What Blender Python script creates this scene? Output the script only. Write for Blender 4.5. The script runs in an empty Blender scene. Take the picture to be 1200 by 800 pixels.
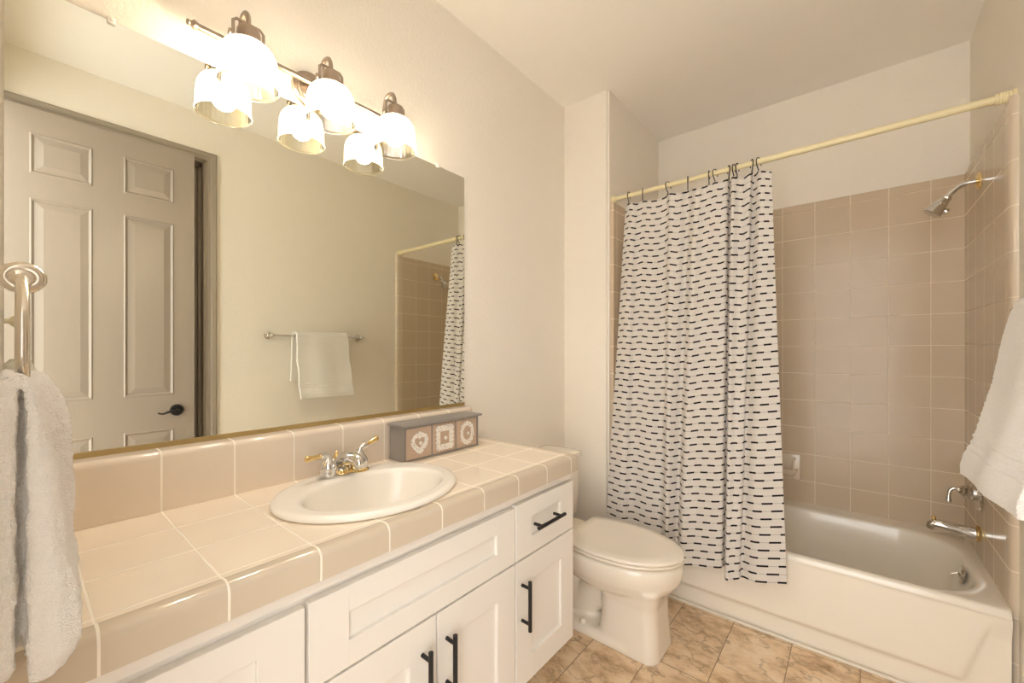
import bpy, bmesh, math, random
from math import sin, cos, pi, radians, sqrt
from mathutils import Vector, Matrix, noise

random.seed(7)
scene = bpy.context.scene
COL = scene.collection

# ------------------------------------------------------------------ camera, light, exposure
HC = 1.247                       # lens height
cam_data = bpy.data.cameras.new('camera')
cam_data.sensor_width = 36.0
cam_data.lens = 482.63 / 1200 * 36
cam_data.shift_y = 11.25 / 1200
cam_data.clip_start = 0.02
cam = bpy.data.objects.new('camera', cam_data)
cam.location = (0, 0, HC)
cam.rotation_euler = (radians(90), 0, radians(39.75))
COL.objects.link(cam)
scene.camera = cam

world = bpy.data.worlds.new('world')
scene.world = world
world.use_nodes = True
bg = world.node_tree.nodes['Background']
bg.inputs['Color'].default_value = (1.0, 0.98, 0.95, 1)
bg.inputs['Strength'].default_value = 2.0
BULB_STRENGTH = 78.0
BULB_COLOR = (1.0, 0.885, 0.76, 1)

vs = scene.view_settings
vs.view_transform = 'Standard'
vs.look = 'None'
vs.gamma = 1.0
vs.use_curve_mapping = False
vs.exposure = 1.42
cy = scene.cycles
cy.max_bounces = 14
cy.diffuse_bounces = 8
cy.glossy_bounces = 6
cy.transmission_bounces = 8
cy.transparent_max_bounces = 12
cy.sample_clamp_indirect = 6.0
cy.caustics_reflective = False
cy.caustics_refractive = False
cy.use_denoising = True

# ------------------------------------------------------------------ materials
class NT:
    """Small node helper."""
    def __init__(self, name):
        self.m = bpy.data.materials.new(name)
        self.m.use_nodes = True
        self.t = self.m.node_tree
        self.n = self.t.nodes
        self.b = self.n['Principled BSDF']
        self.out = self.n['Material Output']
    def node(self, typ, **kw):
        n = self.n.new(typ)
        for k, v in kw.items():
            setattr(n, k, v)
        return n
    def link(self, a, b):
        self.t.links.new(a, b)
    def val(self, sock, v):
        if hasattr(v, 'is_output'):
            self.link(v, sock)
        else:
            sock.default_value = v
    def math(self, op, a, b=0.0, c=None, clamp=False):
        n = self.node('ShaderNodeMath', operation=op)
        n.use_clamp = clamp
        self.val(n.inputs[0], a)
        self.val(n.inputs[1], b)
        if c is not None:
            self.val(n.inputs[2], c)
        return n.outputs[0]
    def mix(self, fac, a, b):
        n = self.node('ShaderNodeMix', data_type='RGBA')
        self.val(n.inputs[0], fac)
        self.val(n.inputs[6], a)
        self.val(n.inputs[7], b)
        return n.outputs[2]
    def pos(self):
        g = self.node('ShaderNodeNewGeometry')
        s = self.node('ShaderNodeSeparateXYZ')
        self.link(g.outputs['Position'], s.inputs[0])
        return g.outputs['Position'], s.outputs
    def noise(self, vec, scale, detail=3, rough=0.5):
        n = self.node('ShaderNodeTexNoise')
        self.link(vec, n.inputs['Vector'])
        n.inputs['Scale'].default_value = scale
        n.inputs['Detail'].default_value = detail
        n.inputs['Roughness'].default_value = rough
        return n.outputs['Fac']
    def ramp(self, fac, stops):
        n = self.node('ShaderNodeValToRGB')
        self.link(fac, n.inputs[0])
        e = n.color_ramp.elements
        while len(e) < len(stops):
            e.new(0.5)
        for i, (p, c) in enumerate(stops):
            e[i].position = p
            e[i].color = c
        return n.outputs[0]
    def bump(self, h, strength, dist, normal=None):
        n = self.node('ShaderNodeBump')
        n.inputs['Strength'].default_value = strength
        n.inputs['Distance'].default_value = dist
        self.link(h, n.inputs['Height'])
        if normal is not None:
            self.link(normal, n.inputs['Normal'])
        return n.outputs[0]

def rgb(r, g, b):
    return (r, g, b, 1)

def plain(name, color, rough=0.5, metal=0.0, coat=0.0, spec=0.5, bump=None, sheen=0.0, var=0.04):
    """Principled with a faint procedural variation."""
    n = NT(name)
    p, _ = n.pos()
    f = n.noise(p, 9, 3)
    a = tuple(c * (1 - var) for c in color[:3]) + (1,)
    b_ = tuple(min(1, c * (1 + var)) for c in color[:3]) + (1,)
    n.link(n.mix(f, a, b_), n.b.inputs['Base Color'])
    n.b.inputs['Roughness'].default_value = rough
    n.b.inputs['Metallic'].default_value = metal
    n.b.inputs['Specular IOR Level'].default_value = spec
    n.b.inputs['Coat Weight'].default_value = coat
    n.b.inputs['Coat Roughness'].default_value = 0.08
    n.b.inputs['Sheen Weight'].default_value = sheen
    if bump:
        sc, st, d = bump
        n.link(n.bump(n.noise(p, sc, 4, 0.6), st, d), n.b.inputs['Normal'])
    return n.m

def grid_mask(n, coord, off, pitch, w, soft=0.0006):
    """1 on the grout line of a regular grid along coord."""
    t = n.math('DIVIDE', n.math('SUBTRACT', coord, off), pitch)
    fr = n.math('SUBTRACT', t, n.math('FLOOR', n.math('ADD', t, 0.5)))
    d = n.math('MULTIPLY', n.math('ABSOLUTE', fr), pitch)
    return n.math('SUBTRACT', 1.0, n.math('DIVIDE', n.math('SUBTRACT', d, w * 0.5), soft, clamp=True), clamp=True)

def tile_mat(name, tile, grout, lines, rough=0.14, wave=0.12, spec=0.5, extra=(), var=0.04, gw=0.0028):
    """lines: list of (axis, offset, pitch); extra: list of (axis, position) single lines."""
    n = NT(name)
    p, s = n.pos()
    mask = None
    for ax, off, pitch in lines:
        k = grid_mask(n, s[ax], off, pitch, gw)
        mask = k if mask is None else n.math('MAXIMUM', mask, k)
    for ax, q in extra:
        k = grid_mask(n, s[ax], q, 50.0, gw)
        mask = k if mask is None else n.math('MAXIMUM', mask, k)
    f = n.noise(p, 5, 3)
    ca = tuple(c * (1 - var) for c in tile[:3]) + (1,)
    cb = tuple(c * (1 + var) for c in tile[:3]) + (1,)
    col = n.mix(mask, n.mix(f, ca, cb), grout)
    n.link(col, n.b.inputs['Base Color'])
    n.link(n.math('MULTIPLY_ADD', mask, 0.6, rough), n.b.inputs['Roughness'])
    n.b.inputs['Specular IOR Level'].default_value = spec
    wv = n.bump(n.noise(p, 9, 1), wave, 0.012)
    gr = n.bump(n.math('SUBTRACT', 1.0, mask), 0.6, 0.0012, wv)
    n.link(gr, n.b.inputs['Normal'])
    return n.m

M = {}
M['wall'] = plain('wall_paint', rgb(.84, .80, .725), .75, bump=(120, .6, .003), spec=.25, var=.015)
M['ceiling'] = plain('ceiling_paint', rgb(.90, .875, .83), .85, bump=(120, .2, .002), spec=.2, var=.015)
M['taupe'] = plain('taupe_paint', rgb(.33, .285, .235), .35, spec=.5, var=.02)
M['cabinet'] = plain('white_cabinet_paint', rgb(.80, .775, .73), .35, spec=.4, var=.012)
M['black'] = plain('matte_black_metal', rgb(.012, .012, .013), .38, metal=.2)
M['chrome'] = plain('chrome', rgb(.72, .71, .69), .07, metal=1.0, var=.02)
M['brass'] = plain('polished_brass', rgb(.80, .60, .28), .14, metal=1.0)
M['nickel'] = plain('brushed_nickel', rgb(.40, .335, .28), .28, metal=1.0, bump=(300, .08, .001))
M['brass_strip'] = plain('aged_brass', rgb(.52, .40, .19), .30, metal=1.0)
M['porcelain'] = plain('bone_porcelain', rgb(.81, .755, .665), .10, coat=.3, var=.015)
M['sink'] = plain('biscuit_porcelain', rgb(.86, .82, .745), .22, coat=.1, var=.012)
M['tub'] = plain('bone_enamel', rgb(.83, .785, .70), .16, coat=.25, var=.015)
M['cream_plastic'] = plain('cream_plastic', rgb(.76, .68, .43), .35, var=.03)
M['dark_void'] = plain('dark_hole', rgb(.02, .018, .015), .6)
M['caulk'] = plain('white_caulk', rgb(.78, .74, .66), .5)
M['grey_paint'] = plain('grey_painted_wood', rgb(.27, .25, .228), .5, bump=(60, .15, .001))
M['pink_wood'] = plain('pale_washed_wood', rgb(.50, .375, .285), .6, bump=(90, .3, .001), var=.12)
M['white_knob'] = plain('white_ceramic_knob', rgb(.82, .79, .74), .2)
M['soap'] = plain('tan_glazed_ceramic', rgb(.72, .63, .52), .15, coat=.3)
M['terry'] = None

def terry(name, color):
    n = NT(name)
    p, s = n.pos()
    a = n.noise(p, 420, 2, .6)
    b2 = n.noise(p, 60, 3)
    n.link(n.mix(b2, tuple(c * .95 for c in color[:3]) + (1,), color), n.b.inputs['Base Color'])
    n.b.inputs['Roughness'].default_value = .95
    n.b.inputs['Specular IOR Level'].default_value = .1
    n.b.inputs['Sheen Weight'].default_value = .35
    n.link(n.bump(a, .9, .004), n.b.inputs['Normal'])
    return n.m
M['terry'] = terry('white_terry', rgb(.90, .875, .835))

# wall and counter tiles
T = .1546
TZ = 1.275
TAN, GROUT = rgb(.59, .49, .365), rgb(.80, .71, .58)
M['tile_back'] = tile_mat('tan_tile_back', TAN, GROUT, spec=.28, rough=.19, lines= [(0, -.3275, T), (2, TZ, T)], extra=[], wave=.10, gw=.003)
M['tile_side'] = tile_mat('tan_tile_side', TAN, GROUT, spec=.28, rough=.19, lines= [(1, 2.2068, T), (2, TZ, T)], wave=.10, gw=.003)
M['tile_trim'] = tile_mat('tan_tile_trim', rgb(.64, .55, .435), GROUT, [(2, TZ, T)], gw=.003)
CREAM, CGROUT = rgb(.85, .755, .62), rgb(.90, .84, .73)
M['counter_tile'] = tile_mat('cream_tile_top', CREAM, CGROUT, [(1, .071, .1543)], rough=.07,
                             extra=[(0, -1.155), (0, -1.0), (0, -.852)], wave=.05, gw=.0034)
M['counter_edge_shaded'] = tile_mat('cream_tile_edge_shaded', rgb(.60, .52, .41), CGROUT, [(1, .0725, .1543)], rough=.10, wave=.05, gw=.0034)  # cream tile with the shade of the edge facing away painted into its colour
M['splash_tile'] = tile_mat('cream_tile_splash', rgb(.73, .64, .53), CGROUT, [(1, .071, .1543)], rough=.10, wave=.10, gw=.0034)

# floor: sheet of marbled tan tiles
def floor_mat():
    n = NT('tan_marbled_tile')
    p, s = n.pos()
    mp = n.node('ShaderNodeMapping')
    n.link(p, mp.inputs[0])
    mp.inputs['Rotation'].default_value = (0, 0, radians(28))
    mp.inputs['Scale'].default_value = (1.0, 1.45, 1)
    # per-tile offset so that the veins break at the joints
    cx = n.math('FLOOR', n.math('DIVIDE', n.math('ADD', s[0], .6475 + .2215 * 20), .2215))
    cyy = n.math('FLOOR', n.math('DIVIDE', n.math('SUBTRACT', s[1], 1.655 - .2215 * 40), .443))
    cmb = n.node('ShaderNodeCombineXYZ')
    n.link(cx, cmb.inputs[0]); n.link(cyy, cmb.inputs[1])
    wn = n.node('ShaderNodeTexWhiteNoise', noise_dimensions='3D')
    n.link(cmb.outputs[0], wn.inputs[0])
    add = n.node('ShaderNodeVectorMath', operation='MULTIPLY_ADD')
    n.link(wn.outputs['Color'], add.inputs[0])
    add.inputs[1].default_value = (5, 5, 5)
    n.link(mp.outputs[0], add.inputs[2])
    v = add.outputs[0]
    cloud = n.noise(v, 7.5, 9, .66)
    base = n.ramp(cloud, [(.31, rgb(.32, .20, .10)), (.41, rgb(.57, .40, .24)), (.52, rgb(.74, .57, .38)), (.67, rgb(.84, .71, .54))])
    n2 = n.noise(v, 6.0, 5, .55)
    vein = n.math('SUBTRACT', 1.0, n.math('MULTIPLY', n.math('ABSOLUTE', n.math('SUBTRACT', n2, .5)), 38.0), clamp=True)
    vein = n.math('MULTIPLY', vein, n.noise(v, 7, 2), clamp=True)
    c1 = n.mix(vein, base, rgb(.20, .115, .06))
    g1 = grid_mask(n, s[0], -.6475, .2215, .003)
    g2 = grid_mask(n, s[1], 1.655, .443, .003)
    g = n.math('MAXIMUM', g1, g2)
    col = n.mix(n.math('MULTIPLY', g, .75), c1, rgb(.17, .11, .065))
    n.link(col, n.b.inputs['Base Color'])
    n.b.inputs['Roughness'].default_value = .33
    n.link(n.bump(n.math('SUBTRACT', 1.0, g), .4, .001), n.b.inputs['Normal'])
    return n.m
M['floor'] = floor_mat()

# shower curtain: rows of black dashes joined by a thin thread, on off-white cotton
def curtain_mat():
    n = NT('dashed_cotton')
    uv = n.node('ShaderNodeUVMap'); uv.uv_map = 'UVMap'
    s = n.node('ShaderNodeSeparateXYZ')
    n.link(uv.outputs[0], s.inputs[0])
    u, v = s.outputs[0], s.outputs[1]
    RP, DP = .0328, .060
    row = n.math('FLOOR', n.math('DIVIDE', v, RP))
    fv = n.math('SUBTRACT', n.math('SUBTRACT', n.math('DIVIDE', v, RP), row), .5)
    dv = n.math('MULTIPLY', n.math('ABSOLUTE', fv), RP)
    ph = n.math('MULTIPLY', row, .47)
    fu = n.math('FRACT', n.math('ADD', n.math('DIVIDE', u, DP), ph))
    du = n.math('ABSOLUTE', n.math('SUBTRACT', fu, .5))
    dash = n.math('MULTIPLY', n.math('LESS_THAN', du, .275), n.math('LESS_THAN', dv, .0040))
    thread = n.math('MULTIPLY', n.math('LESS_THAN', dv, .0009), .55)
    m = n.math('MAXIMUM', dash, thread)
    w = n.node('ShaderNodeTexNoise'); n.link(uv.outputs[0], w.inputs[0]); w.inputs['Scale'].default_value = 260
    cloth = n.mix(w.outputs['Fac'], rgb(.66, .63, .60), rgb(.82, .79, .76))
    n.link(n.mix(m, cloth, rgb(.016, .015, .020)), n.b.inputs['Base Color'])
    n.b.inputs['Roughness'].default_value = .9
    n.b.inputs['Specular IOR Level'].default_value = .1
    n.link(n.bump(w.outputs['Fac'], .35, .001), n.b.inputs['Normal'])
    tr = n.node('ShaderNodeBsdfTranslucent')
    n.link(n.mix(m, rgb(.75, .72, .68), rgb(.02, .02, .02)), tr.inputs[0])
    mx = n.node('ShaderNodeMixShader')
    mx.inputs[0].default_value = .18
    n.link(n.b.outputs[0], mx.inputs[1]); n.link(tr.outputs[0], mx.inputs[2])
    n.link(mx.outputs[0], n.out.inputs['Surface'])
    return n.m
M['curtain'] = curtain_mat()

def mirror_mat():
    n = NT('silvered_glass')
    p, s = n.pos()
    f = n.noise(p, 2, 1)
    n.link(n.mix(f, rgb(.86, .865, .765), rgb(.87, .875, .775)), n.b.inputs['Base Color'])
    n.b.inputs['Metallic'].default_value = 1
    n.b.inputs['Roughness'].default_value = 0.0
    return n.m
M['mirror'] = mirror_mat()

def shade_mat():
    """Ribbed pressed glass: mostly see-through, part of the light scattered."""
    n = NT('ribbed_glass')
    n.n.remove(n.b)
    p, s = n.pos()
    tp = n.node('ShaderNodeBsdfTransparent'); tp.inputs[0].default_value = rgb(.72, .68, .58)
    tl = n.node('ShaderNodeBsdfTranslucent'); tl.inputs[0].default_value = rgb(.66, .60, .46)
    gl = n.node('ShaderNodeBsdfGlossy'); gl.inputs['Roughness'].default_value = .08
    a = n.node('ShaderNodeMixShader')
    w = n.node('ShaderNodeTexWave'); w.wave_type = 'BANDS'; w.bands_direction = 'Z'
    n.link(p, w.inputs[0]); w.inputs['Scale'].default_value = 60
    f = n.math('MULTIPLY_ADD', w.outputs['Fac'], .10, .60)
    n.link(f, a.inputs[0]); n.link(tp.outputs[0], a.inputs[1]); n.link(tl.outputs[0], a.inputs[2])
    b2 = n.node('ShaderNodeMixShader')
    fr = n.node('ShaderNodeFresnel'); fr.inputs[0].default_value = 1.15
    n.link(fr.outputs[0], b2.inputs[0]); n.link(a.outputs[0], b2.inputs[1]); n.link(gl.outputs[0], b2.inputs[2])
    n.link(b2.outputs[0], n.out.inputs['Surface'])
    return n.m
M['shade'] = shade_mat()

def bulb_mat():
    n = NT('lit_bulb')
    n.b.inputs['Base Color'].default_value = rgb(.9, .9, .85)
    n.b.inputs['Emission Color'].default_value = BULB_COLOR
    n.b.inputs['Emission Strength'].default_value = BULB_STRENGTH
    return n.m
M['bulb'] = bulb_mat()

M['clear'] = plain('clear_plastic_clip', rgb(.85, .83, .78), .2)

def door_mat():
    n = NT('taupe_woodgrain_door')
    p, s = n.pos()
    mp = n.node('ShaderNodeMapping'); n.link(p, mp.inputs[0])
    mp.inputs['Scale'].default_value = (1, 1, .12)
    g = n.noise(mp.outputs[0], 55, 4, .6)
    n.b.inputs['Base Color'].default_value = rgb(.44, .39, .335)
    n.b.inputs['Roughness'].default_value = .34
    n.link(n.mix(g, rgb(.31, .262, .222), rgb(.33, .28, .238)), n.b.inputs['Base Color'])
    n.link(n.bump(g, .12, .002), n.b.inputs['Normal'])
    return n.m
M['door'] = door_mat()

def ornament_mat():
    n = NT('pierced_white_plaster')
    p, s = n.pos()
    v = n.node('ShaderNodeTexVoronoi'); n.link(p, v.inputs['Vector']); v.inputs['Scale'].default_value = 140
    k = n.math('LESS_THAN', v.outputs['Distance'], .24)
    n.link(n.mix(k, rgb(.80, .77, .72), rgb(.27, .22, .18)), n.b.inputs['Base Color'])
    n.b.inputs['Roughness'].default_value = .6
    return n.m
M['ornament'] = ornament_mat()

# ------------------------------------------------------------------ mesh helpers
LOC = {}

def link(name, bm, mat, parent=None, smooth=True, origin=None, angle=40):
    """Turns a bmesh in room coordinates into one mesh object."""
    me = bpy.data.meshes.new(name)
    o = bpy.data.objects.new(name, me)
    if parent is not None:
        off = LOC[parent.name]
        o.parent = parent
        LOC[o.name] = off
        bmesh.ops.translate(bm, verts=bm.verts, vec=-off)
    elif origin is not None:
        off = Vector(origin)
        bmesh.ops.translate(bm, verts=bm.verts, vec=-off)
        o.location = off
        LOC[o.name] = off
    else:
        LOC[o.name] = Vector((0, 0, 0))
    bmesh.ops.recalc_face_normals(bm, faces=bm.faces)
    bm.to_mesh(me)
    bm.free()
    for mm in (mat if isinstance(mat, (list, tuple)) else [mat]):
        me.materials.append(mm)
    if smooth:
        for f in me.polygons:
            f.use_smooth = True
        try:
            me.set_sharp_from_angle(angle=radians(angle))
        except Exception:
            pass
    COL.objects.link(o)
    return o

def thing(name, label, cat, loc=(0, 0, 0), group=None):
    o = bpy.data.objects.new(name, None)
    o.empty_display_size = .05
    o.location = loc
    COL.objects.link(o)
    LOC[o.name] = Vector(loc)
    tag(o, label, cat, group)
    return o

def tag(o, label, cat, group=None):
    o['label'] = label
    o['category'] = cat
    if group:
        o['group'] = group
    return o

def struct(name, bm, mat, smooth=False, label=None, parent=None):
    o = link(name, bm, mat, parent, smooth)
    if parent is None:
        o['kind'] = 'structure'
    if label:
        o['label'] = label
    return o

def bake(o):
    """Applies the modifiers of o to its mesh."""
    dg = bpy.context.evaluated_depsgraph_get()
    dg.update()
    me = bpy.data.meshes.new_from_object(o.evaluated_get(dg))
    old = o.data
    o.modifiers.clear()
    o.data = me
    bpy.data.meshes.remove(old)
    for f in me.polygons:
        f.use_smooth = True
    return o

def box(bm, x0, x1, y0, y1, z0, z1, bev=0.0, seg=2):
    r = bmesh.ops.create_cube(bm, size=1.0)
    vs_ = r['verts']
    for v in vs_:
        v.co = Vector((x0 if v.co.x < 0 else x1, y0 if v.co.y < 0 else y1, z0 if v.co.z < 0 else z1))
    if bev > 0:
        es = list({e for v in vs_ for e in v.link_edges})
        bmesh.ops.bevel(bm, geom=es, offset=bev, segments=seg, affect='EDGES', profile=.5)

def B(*a, **k):
    bm = bmesh.new()
    box(bm, *a, **k)
    return bm

def boxes(lst):
    bm = bmesh.new()
    for a in lst:
        box(bm, *a)
    return bm

def loft(bm, rings, close=True, cap0=True, cap1=True):
    """rings: lists of points with equal counts."""
    R = [[bm.verts.new(p) for p in r] for r in rings]
    n = len(R[0])
    for a, b in zip(R, R[1:]):
        for i in range(n if close else n - 1):
            j = (i + 1) % n
            bm.faces.new((a[i], a[j], b[j], b[i]))
    if close and cap0:
        bm.faces.new(list(reversed(R[0])))
    if close and cap1:
        bm.faces.new(R[-1])
    return R

def frame_of(d):
    d = Vector(d).normalized()
    up = Vector((0, 0, 1)) if abs(d.z) < .95 else Vector((1, 0, 0))
    a = d.cross(up).normalized()
    b = a.cross(d).normalized()
    return d, a, b

def lathe(bm, prof, org, axis, seg=28, cap0=True, cap1=True):
    """prof: list of (radius, distance along axis)."""
    d, a, b = frame_of(axis)
    org = Vector(org)
    rings = []
    for r, h in prof:
        r = max(r, 1e-5)
        rings.append([org + d * h + a * (r * cos(2 * pi * i / seg)) + b * (r * sin(2 * pi * i / seg)) for i in range(seg)])
    loft(bm, rings, True, cap0, cap1)

def catmull(pts, sub=6, closed=False):
    P_ = [Vector(p) for p in pts]
    out = []
    n = len(P_)
    rng = range(n) if closed else range(n - 1)
    for i in rng:
        if closed:
            p0, p1, p2, p3 = P_[(i - 1) % n], P_[i], P_[(i + 1) % n], P_[(i + 2) % n]
        else:
            p1, p2 = P_[i], P_[i + 1]
            p0 = P_[i - 1] if i > 0 else p1 * 2 - p2
            p3 = P_[i + 2] if i + 2 < n else p2 * 2 - p1
        for k in range(sub):
            t = k / sub
            out.append(.5 * ((2 * p1) + (p2 - p0) * t + (2 * p0 - 5 * p1 + 4 * p2 - p3) * t * t + (3 * p1 - p0 - 3 * p2 + p3) * t ** 3))
    if not closed:
        out.append(P_[-1])
    return out

def tube(bm, pts, rad, seg=12, closed=False, flat=None):
    """Sweeps a circle (or an ellipse when flat=(fa, fb)) along pts; rad a number or a list."""
    P_ = [Vector(p) for p in pts]
    n = len(P_)
    rings = []
    pa = None
    for i in range(n):
        if closed:
            d = P_[(i + 1) % n] - P_[i - 1]
        else:
            d = P_[min(i + 1, n - 1)] - P_[max(i - 1, 0)]
        d.normalize()
        if pa is None:
            _, a, b = frame_of(d)
        else:
            a = (pa - d * pa.dot(d)).normalized()
            b = a.cross(d).normalized()
        pa = a
        r = rad[i] if isinstance(rad, (list, tuple)) else rad
        fa, fb = flat if flat else (1, 1)
        rings.append([P_[i] + a * (r * fa * cos(2 * pi * k / seg)) + b * (r * fb * sin(2 * pi * k / seg)) for k in range(seg)])
    if closed:
        rings.append(rings[0])
        R = [[bm.verts.new(p) for p in r] for r in rings[:-1]]
        for i in range(n):
            A, Bq = R[i], R[(i + 1) % n]
            for k in range(seg):
                j = (k + 1) % seg
                bm.faces.new((A[k], A[j], Bq[j], Bq[k]))
    else:
        loft(bm, rings)

def rrect(x0, x1, y0, y1, r, z, nc=8, ns=10):
    """Rounded rectangle loop with a fixed point count: 4 corners, 4 sides."""
    pts = []
    cs = [((x1 - r, y0 + r), -90), ((x1 - r, y1 - r), 0), ((x0 + r, y1 - r), 90), ((x0 + r, y0 + r), 180)]
    for q in range(4):
        (cx, cy_), a0 = cs[q]
        arc = [Vector((cx + r * cos(radians(a0 + 90 * k / nc)), cy_ + r * sin(radians(a0 + 90 * k / nc)), z)) for k in range(nc + 1)]
        pts += arc
        (nx, ny), a1 = cs[(q + 1) % 4]
        nxt = Vector((nx + r * cos(radians(a1)), ny + r * sin(radians(a1)), z))
        for k in range(1, ns):
            pts.append(arc[-1].lerp(nxt, k / ns))
    return pts

def ellipse(cx, cy_, ax, ay, z, n=64, p=2.0):
    out = []
    for i in range(n):
        t = 2 * pi * i / n
        c_, s_ = cos(t), sin(t)
        out.append(Vector((cx + ax * math.copysign(abs(c_) ** (2 / p), c_), cy_ + ay * math.copysign(abs(s_) ** (2 / p), s_), z)))
    return out

def lerp_table(tab, x):
    if x <= tab[0][0]:
        return tab[0][1]
    for (a, b), (c_, d) in zip(tab, tab[1:]):
        if x <= c_:
            t = (x - a) / (c_ - a)
            return b + (d - b) * t
    return tab[-1][1]

# ------------------------------------------------------------------ the room
XL, XR = -1.362, .425            # mirror wall, right wall
XJ = -1.0706                     # face of the short wall at the head of the tub
YJ, YB, YF = 2.1395, 2.912, -.075
ZC = 2.731
XT, YT = .405, 2.8956            # tile faces
DOOR_H = 2.445

struct('floor', B(-1.6, .75, -.9, 3.1, -.10, 0), M['floor'])
struct('ceiling', B(-1.6, .75, -.2, 3.1, ZC, ZC + .1), M['ceiling'])
struct('wall_left', B(-1.5, XL, -.2, 3.0, 0, ZC), M['wall'])
struct('wall_back', B(XJ, .6, YB, 3.05, 0, ZC), M['wall'])
# short wall at the head of the tub, with a rounded outer corner
bm = bmesh.new()
box(bm, XL, XJ, YJ, 3.0, 0, ZC)
es = [e for e in bm.edges if all(abs(v.co.x - XJ) < 1e-5 and abs(v.co.y - YJ) < 1e-5 for v in e.verts)]
bmesh.ops.bevel(bm, geom=es, offset=.012, segments=4, affect='EDGES')
struct('wall_partition', bm, M['wall'], smooth=True)
# right wall with the opening of a closet door
OY0, OY1 = -.048, .766
struct('wall_right', boxes([(XR, .54, OY1, 3.0, 0, ZC), (XR, .54, -.2, OY0, 0, ZC), (XR, .54, OY0, OY1, DOOR_H, ZC)]), M['wall'])
# entry wall beside and above the doorway the picture is taken from
EX0, EX1 = -.385, .395
struct('wall_front', boxes([(XL, EX0, -.19, YF, 0, ZC), (EX1, XR, -.19, YF, 0, ZC), (EX0, EX1, -.19, YF, DOOR_H, ZC)]), M['wall'])
# closet: jamb, stop and a shut leaf at the back of the jamb
bm = boxes([(XR - .001, .56, OY1 - .018, OY1, 0, DOOR_H), (XR - .001, .56, OY0, OY0 + .018, 0, DOOR_H),
            (XR - .001, .56, OY0, OY1, DOOR_H - .018, DOOR_H),
            (.475, .505, OY1 - .032, OY1 - .016, 0, DOOR_H - .016), (.475, .505, OY0 + .016, OY0 + .032, 0, DOOR_H - .016),
            (.475, .505, OY0, OY1, DOOR_H - .032, DOOR_H - .016)])
struct('trim_1', bm, M['taupe'], label='taupe jamb of the closet doorway on the right wall')
bm = boxes([(.507, .545, OY0 + .02, OY1 - .02, .01, DOOR_H - .02)])
struct('door_1', bm, M['taupe'], label='shut closet door behind the open bathroom door')
# casing: moulded in three steps round the closet opening
bm = bmesh.new()
prof = [(0, .001), (0, .009), (.004, .011), (.006, .015), (.024, .014), (.030, .018), (.050, .019), (.056, .014), (.058, .010), (.058, .001)]
loft(bm, [[Vector((XR - t + .002, OY1 - .006 + w, 0)) for w, t in prof], [Vector((XR - t + .002, OY1 - .006 + w, DOOR_H - .006 + w)) for w, t in prof],
          [Vector((XR - t + .002, YF, DOOR_H - .006 + w)) for w, t in prof]])
struct('trim_2', bm, M['taupe'], label='moulded taupe casing round the closet doorway')
# tile surround of the tub
ZT = 2.093
bm = B(XJ + .019, XT + .002, YT, YB + .001, 0.3, ZT - .045)
box(bm, XJ + .019, XT + .002, YT - .001, YB + .001, ZT - .045, ZT, .004)
struct('wall_tile_back', bm, M['tile_back'], label='tan tiled wall along the tub')
struct('wall_tile_right', boxes([(XT, XR + .001, 2.2068, YB, 0, ZT - .02), (XT + .0005, XR + .001, 2.2068, YB, ZT - .02, ZT)]), M['tile_side'],
       label='tan tiled wall behind the shower head')
bm = bmesh.new()
prof = [(XR + .001, 2.2068), (XT, 2.2068), (XT, 2.172), (XT + .003, 2.160), (XT + .009, 2.153), (XT + .017, 2.150), (XR + .001, 2.150)]
loft(bm, [[Vector((x, y, 0)) for x, y in prof], [Vector((x, y, ZT + .02)) for x, y in prof]])
struct('trim_3', bm, M['tile_trim'], smooth=True, label='rounded edge tiles at the front of the tiled wall')
struct('wall_tile_left', B(XJ - .001, XJ + .02, 2.165, YB, .3, ZT), M['tile_side'], label='tan tiled wall at the head of the tub')
bm = boxes([(XL, XL + .013, 1.36, YJ, 0, .08)])
struct('baseboard_left', bm, M['cabinet'])
struct('baseboard_partition', B(XL, XJ, YJ - .013, YJ, 0, .08), M['cabinet'])
struct('baseboard_right', B(XR - .013, XR, OY1 + .055, 2.12, 0, .08), M['cabinet'])
# sill of caulk along the foot of the tub
struct('trim_4', B(XJ, XT, 2.112, 2.126, 0, .010, .003), M['caulk'], label='white caulk line between tub and floor')

# ------------------------------------------------------------------ open bathroom door, seen in the mirror
DX = .370                        # face of the leaf
DY0, DY1 = -.052, .690
door = thing('door', 'open six-panel taupe bathroom door folded back against the right wall, in the mirror', 'door', (DX + .0175, DY0, 0))
bm = bmesh.new()
ys = [DY0, .0385, .2565, .375, .5925, DY1]
zs = [.012, .25, .795, .992, 1.995, 2.115, 2.315, 2.434]
V = {}
for i, y in enumerate(ys):
    for j, z in enumerate(zs):
        V[i, j] = bm.verts.new((DX, y, z))
panels = []
for i in range(5):
    for j in range(7):
        f = bm.faces.new((V[i, j], V[i + 1, j], V[i + 1, j + 1], V[i, j + 1]))
        if i in (1, 3) and j in (1, 3, 5):
            panels.append(f)
for f in panels:
    f.normal_update()
    c_ = f.calc_center_median()
    for inset, depth in [(.006, -.004), (.010, .008), (.030, -.006), (.004, 0)]:
        bmesh.ops.inset_region(bm, faces=[f], thickness=inset, use_even_offset=True)
        for v in f.verts:
            v.co.x += depth
box(bm, DX + .012, DX + .035, DY0, DY1, .012, 2.434)
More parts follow.
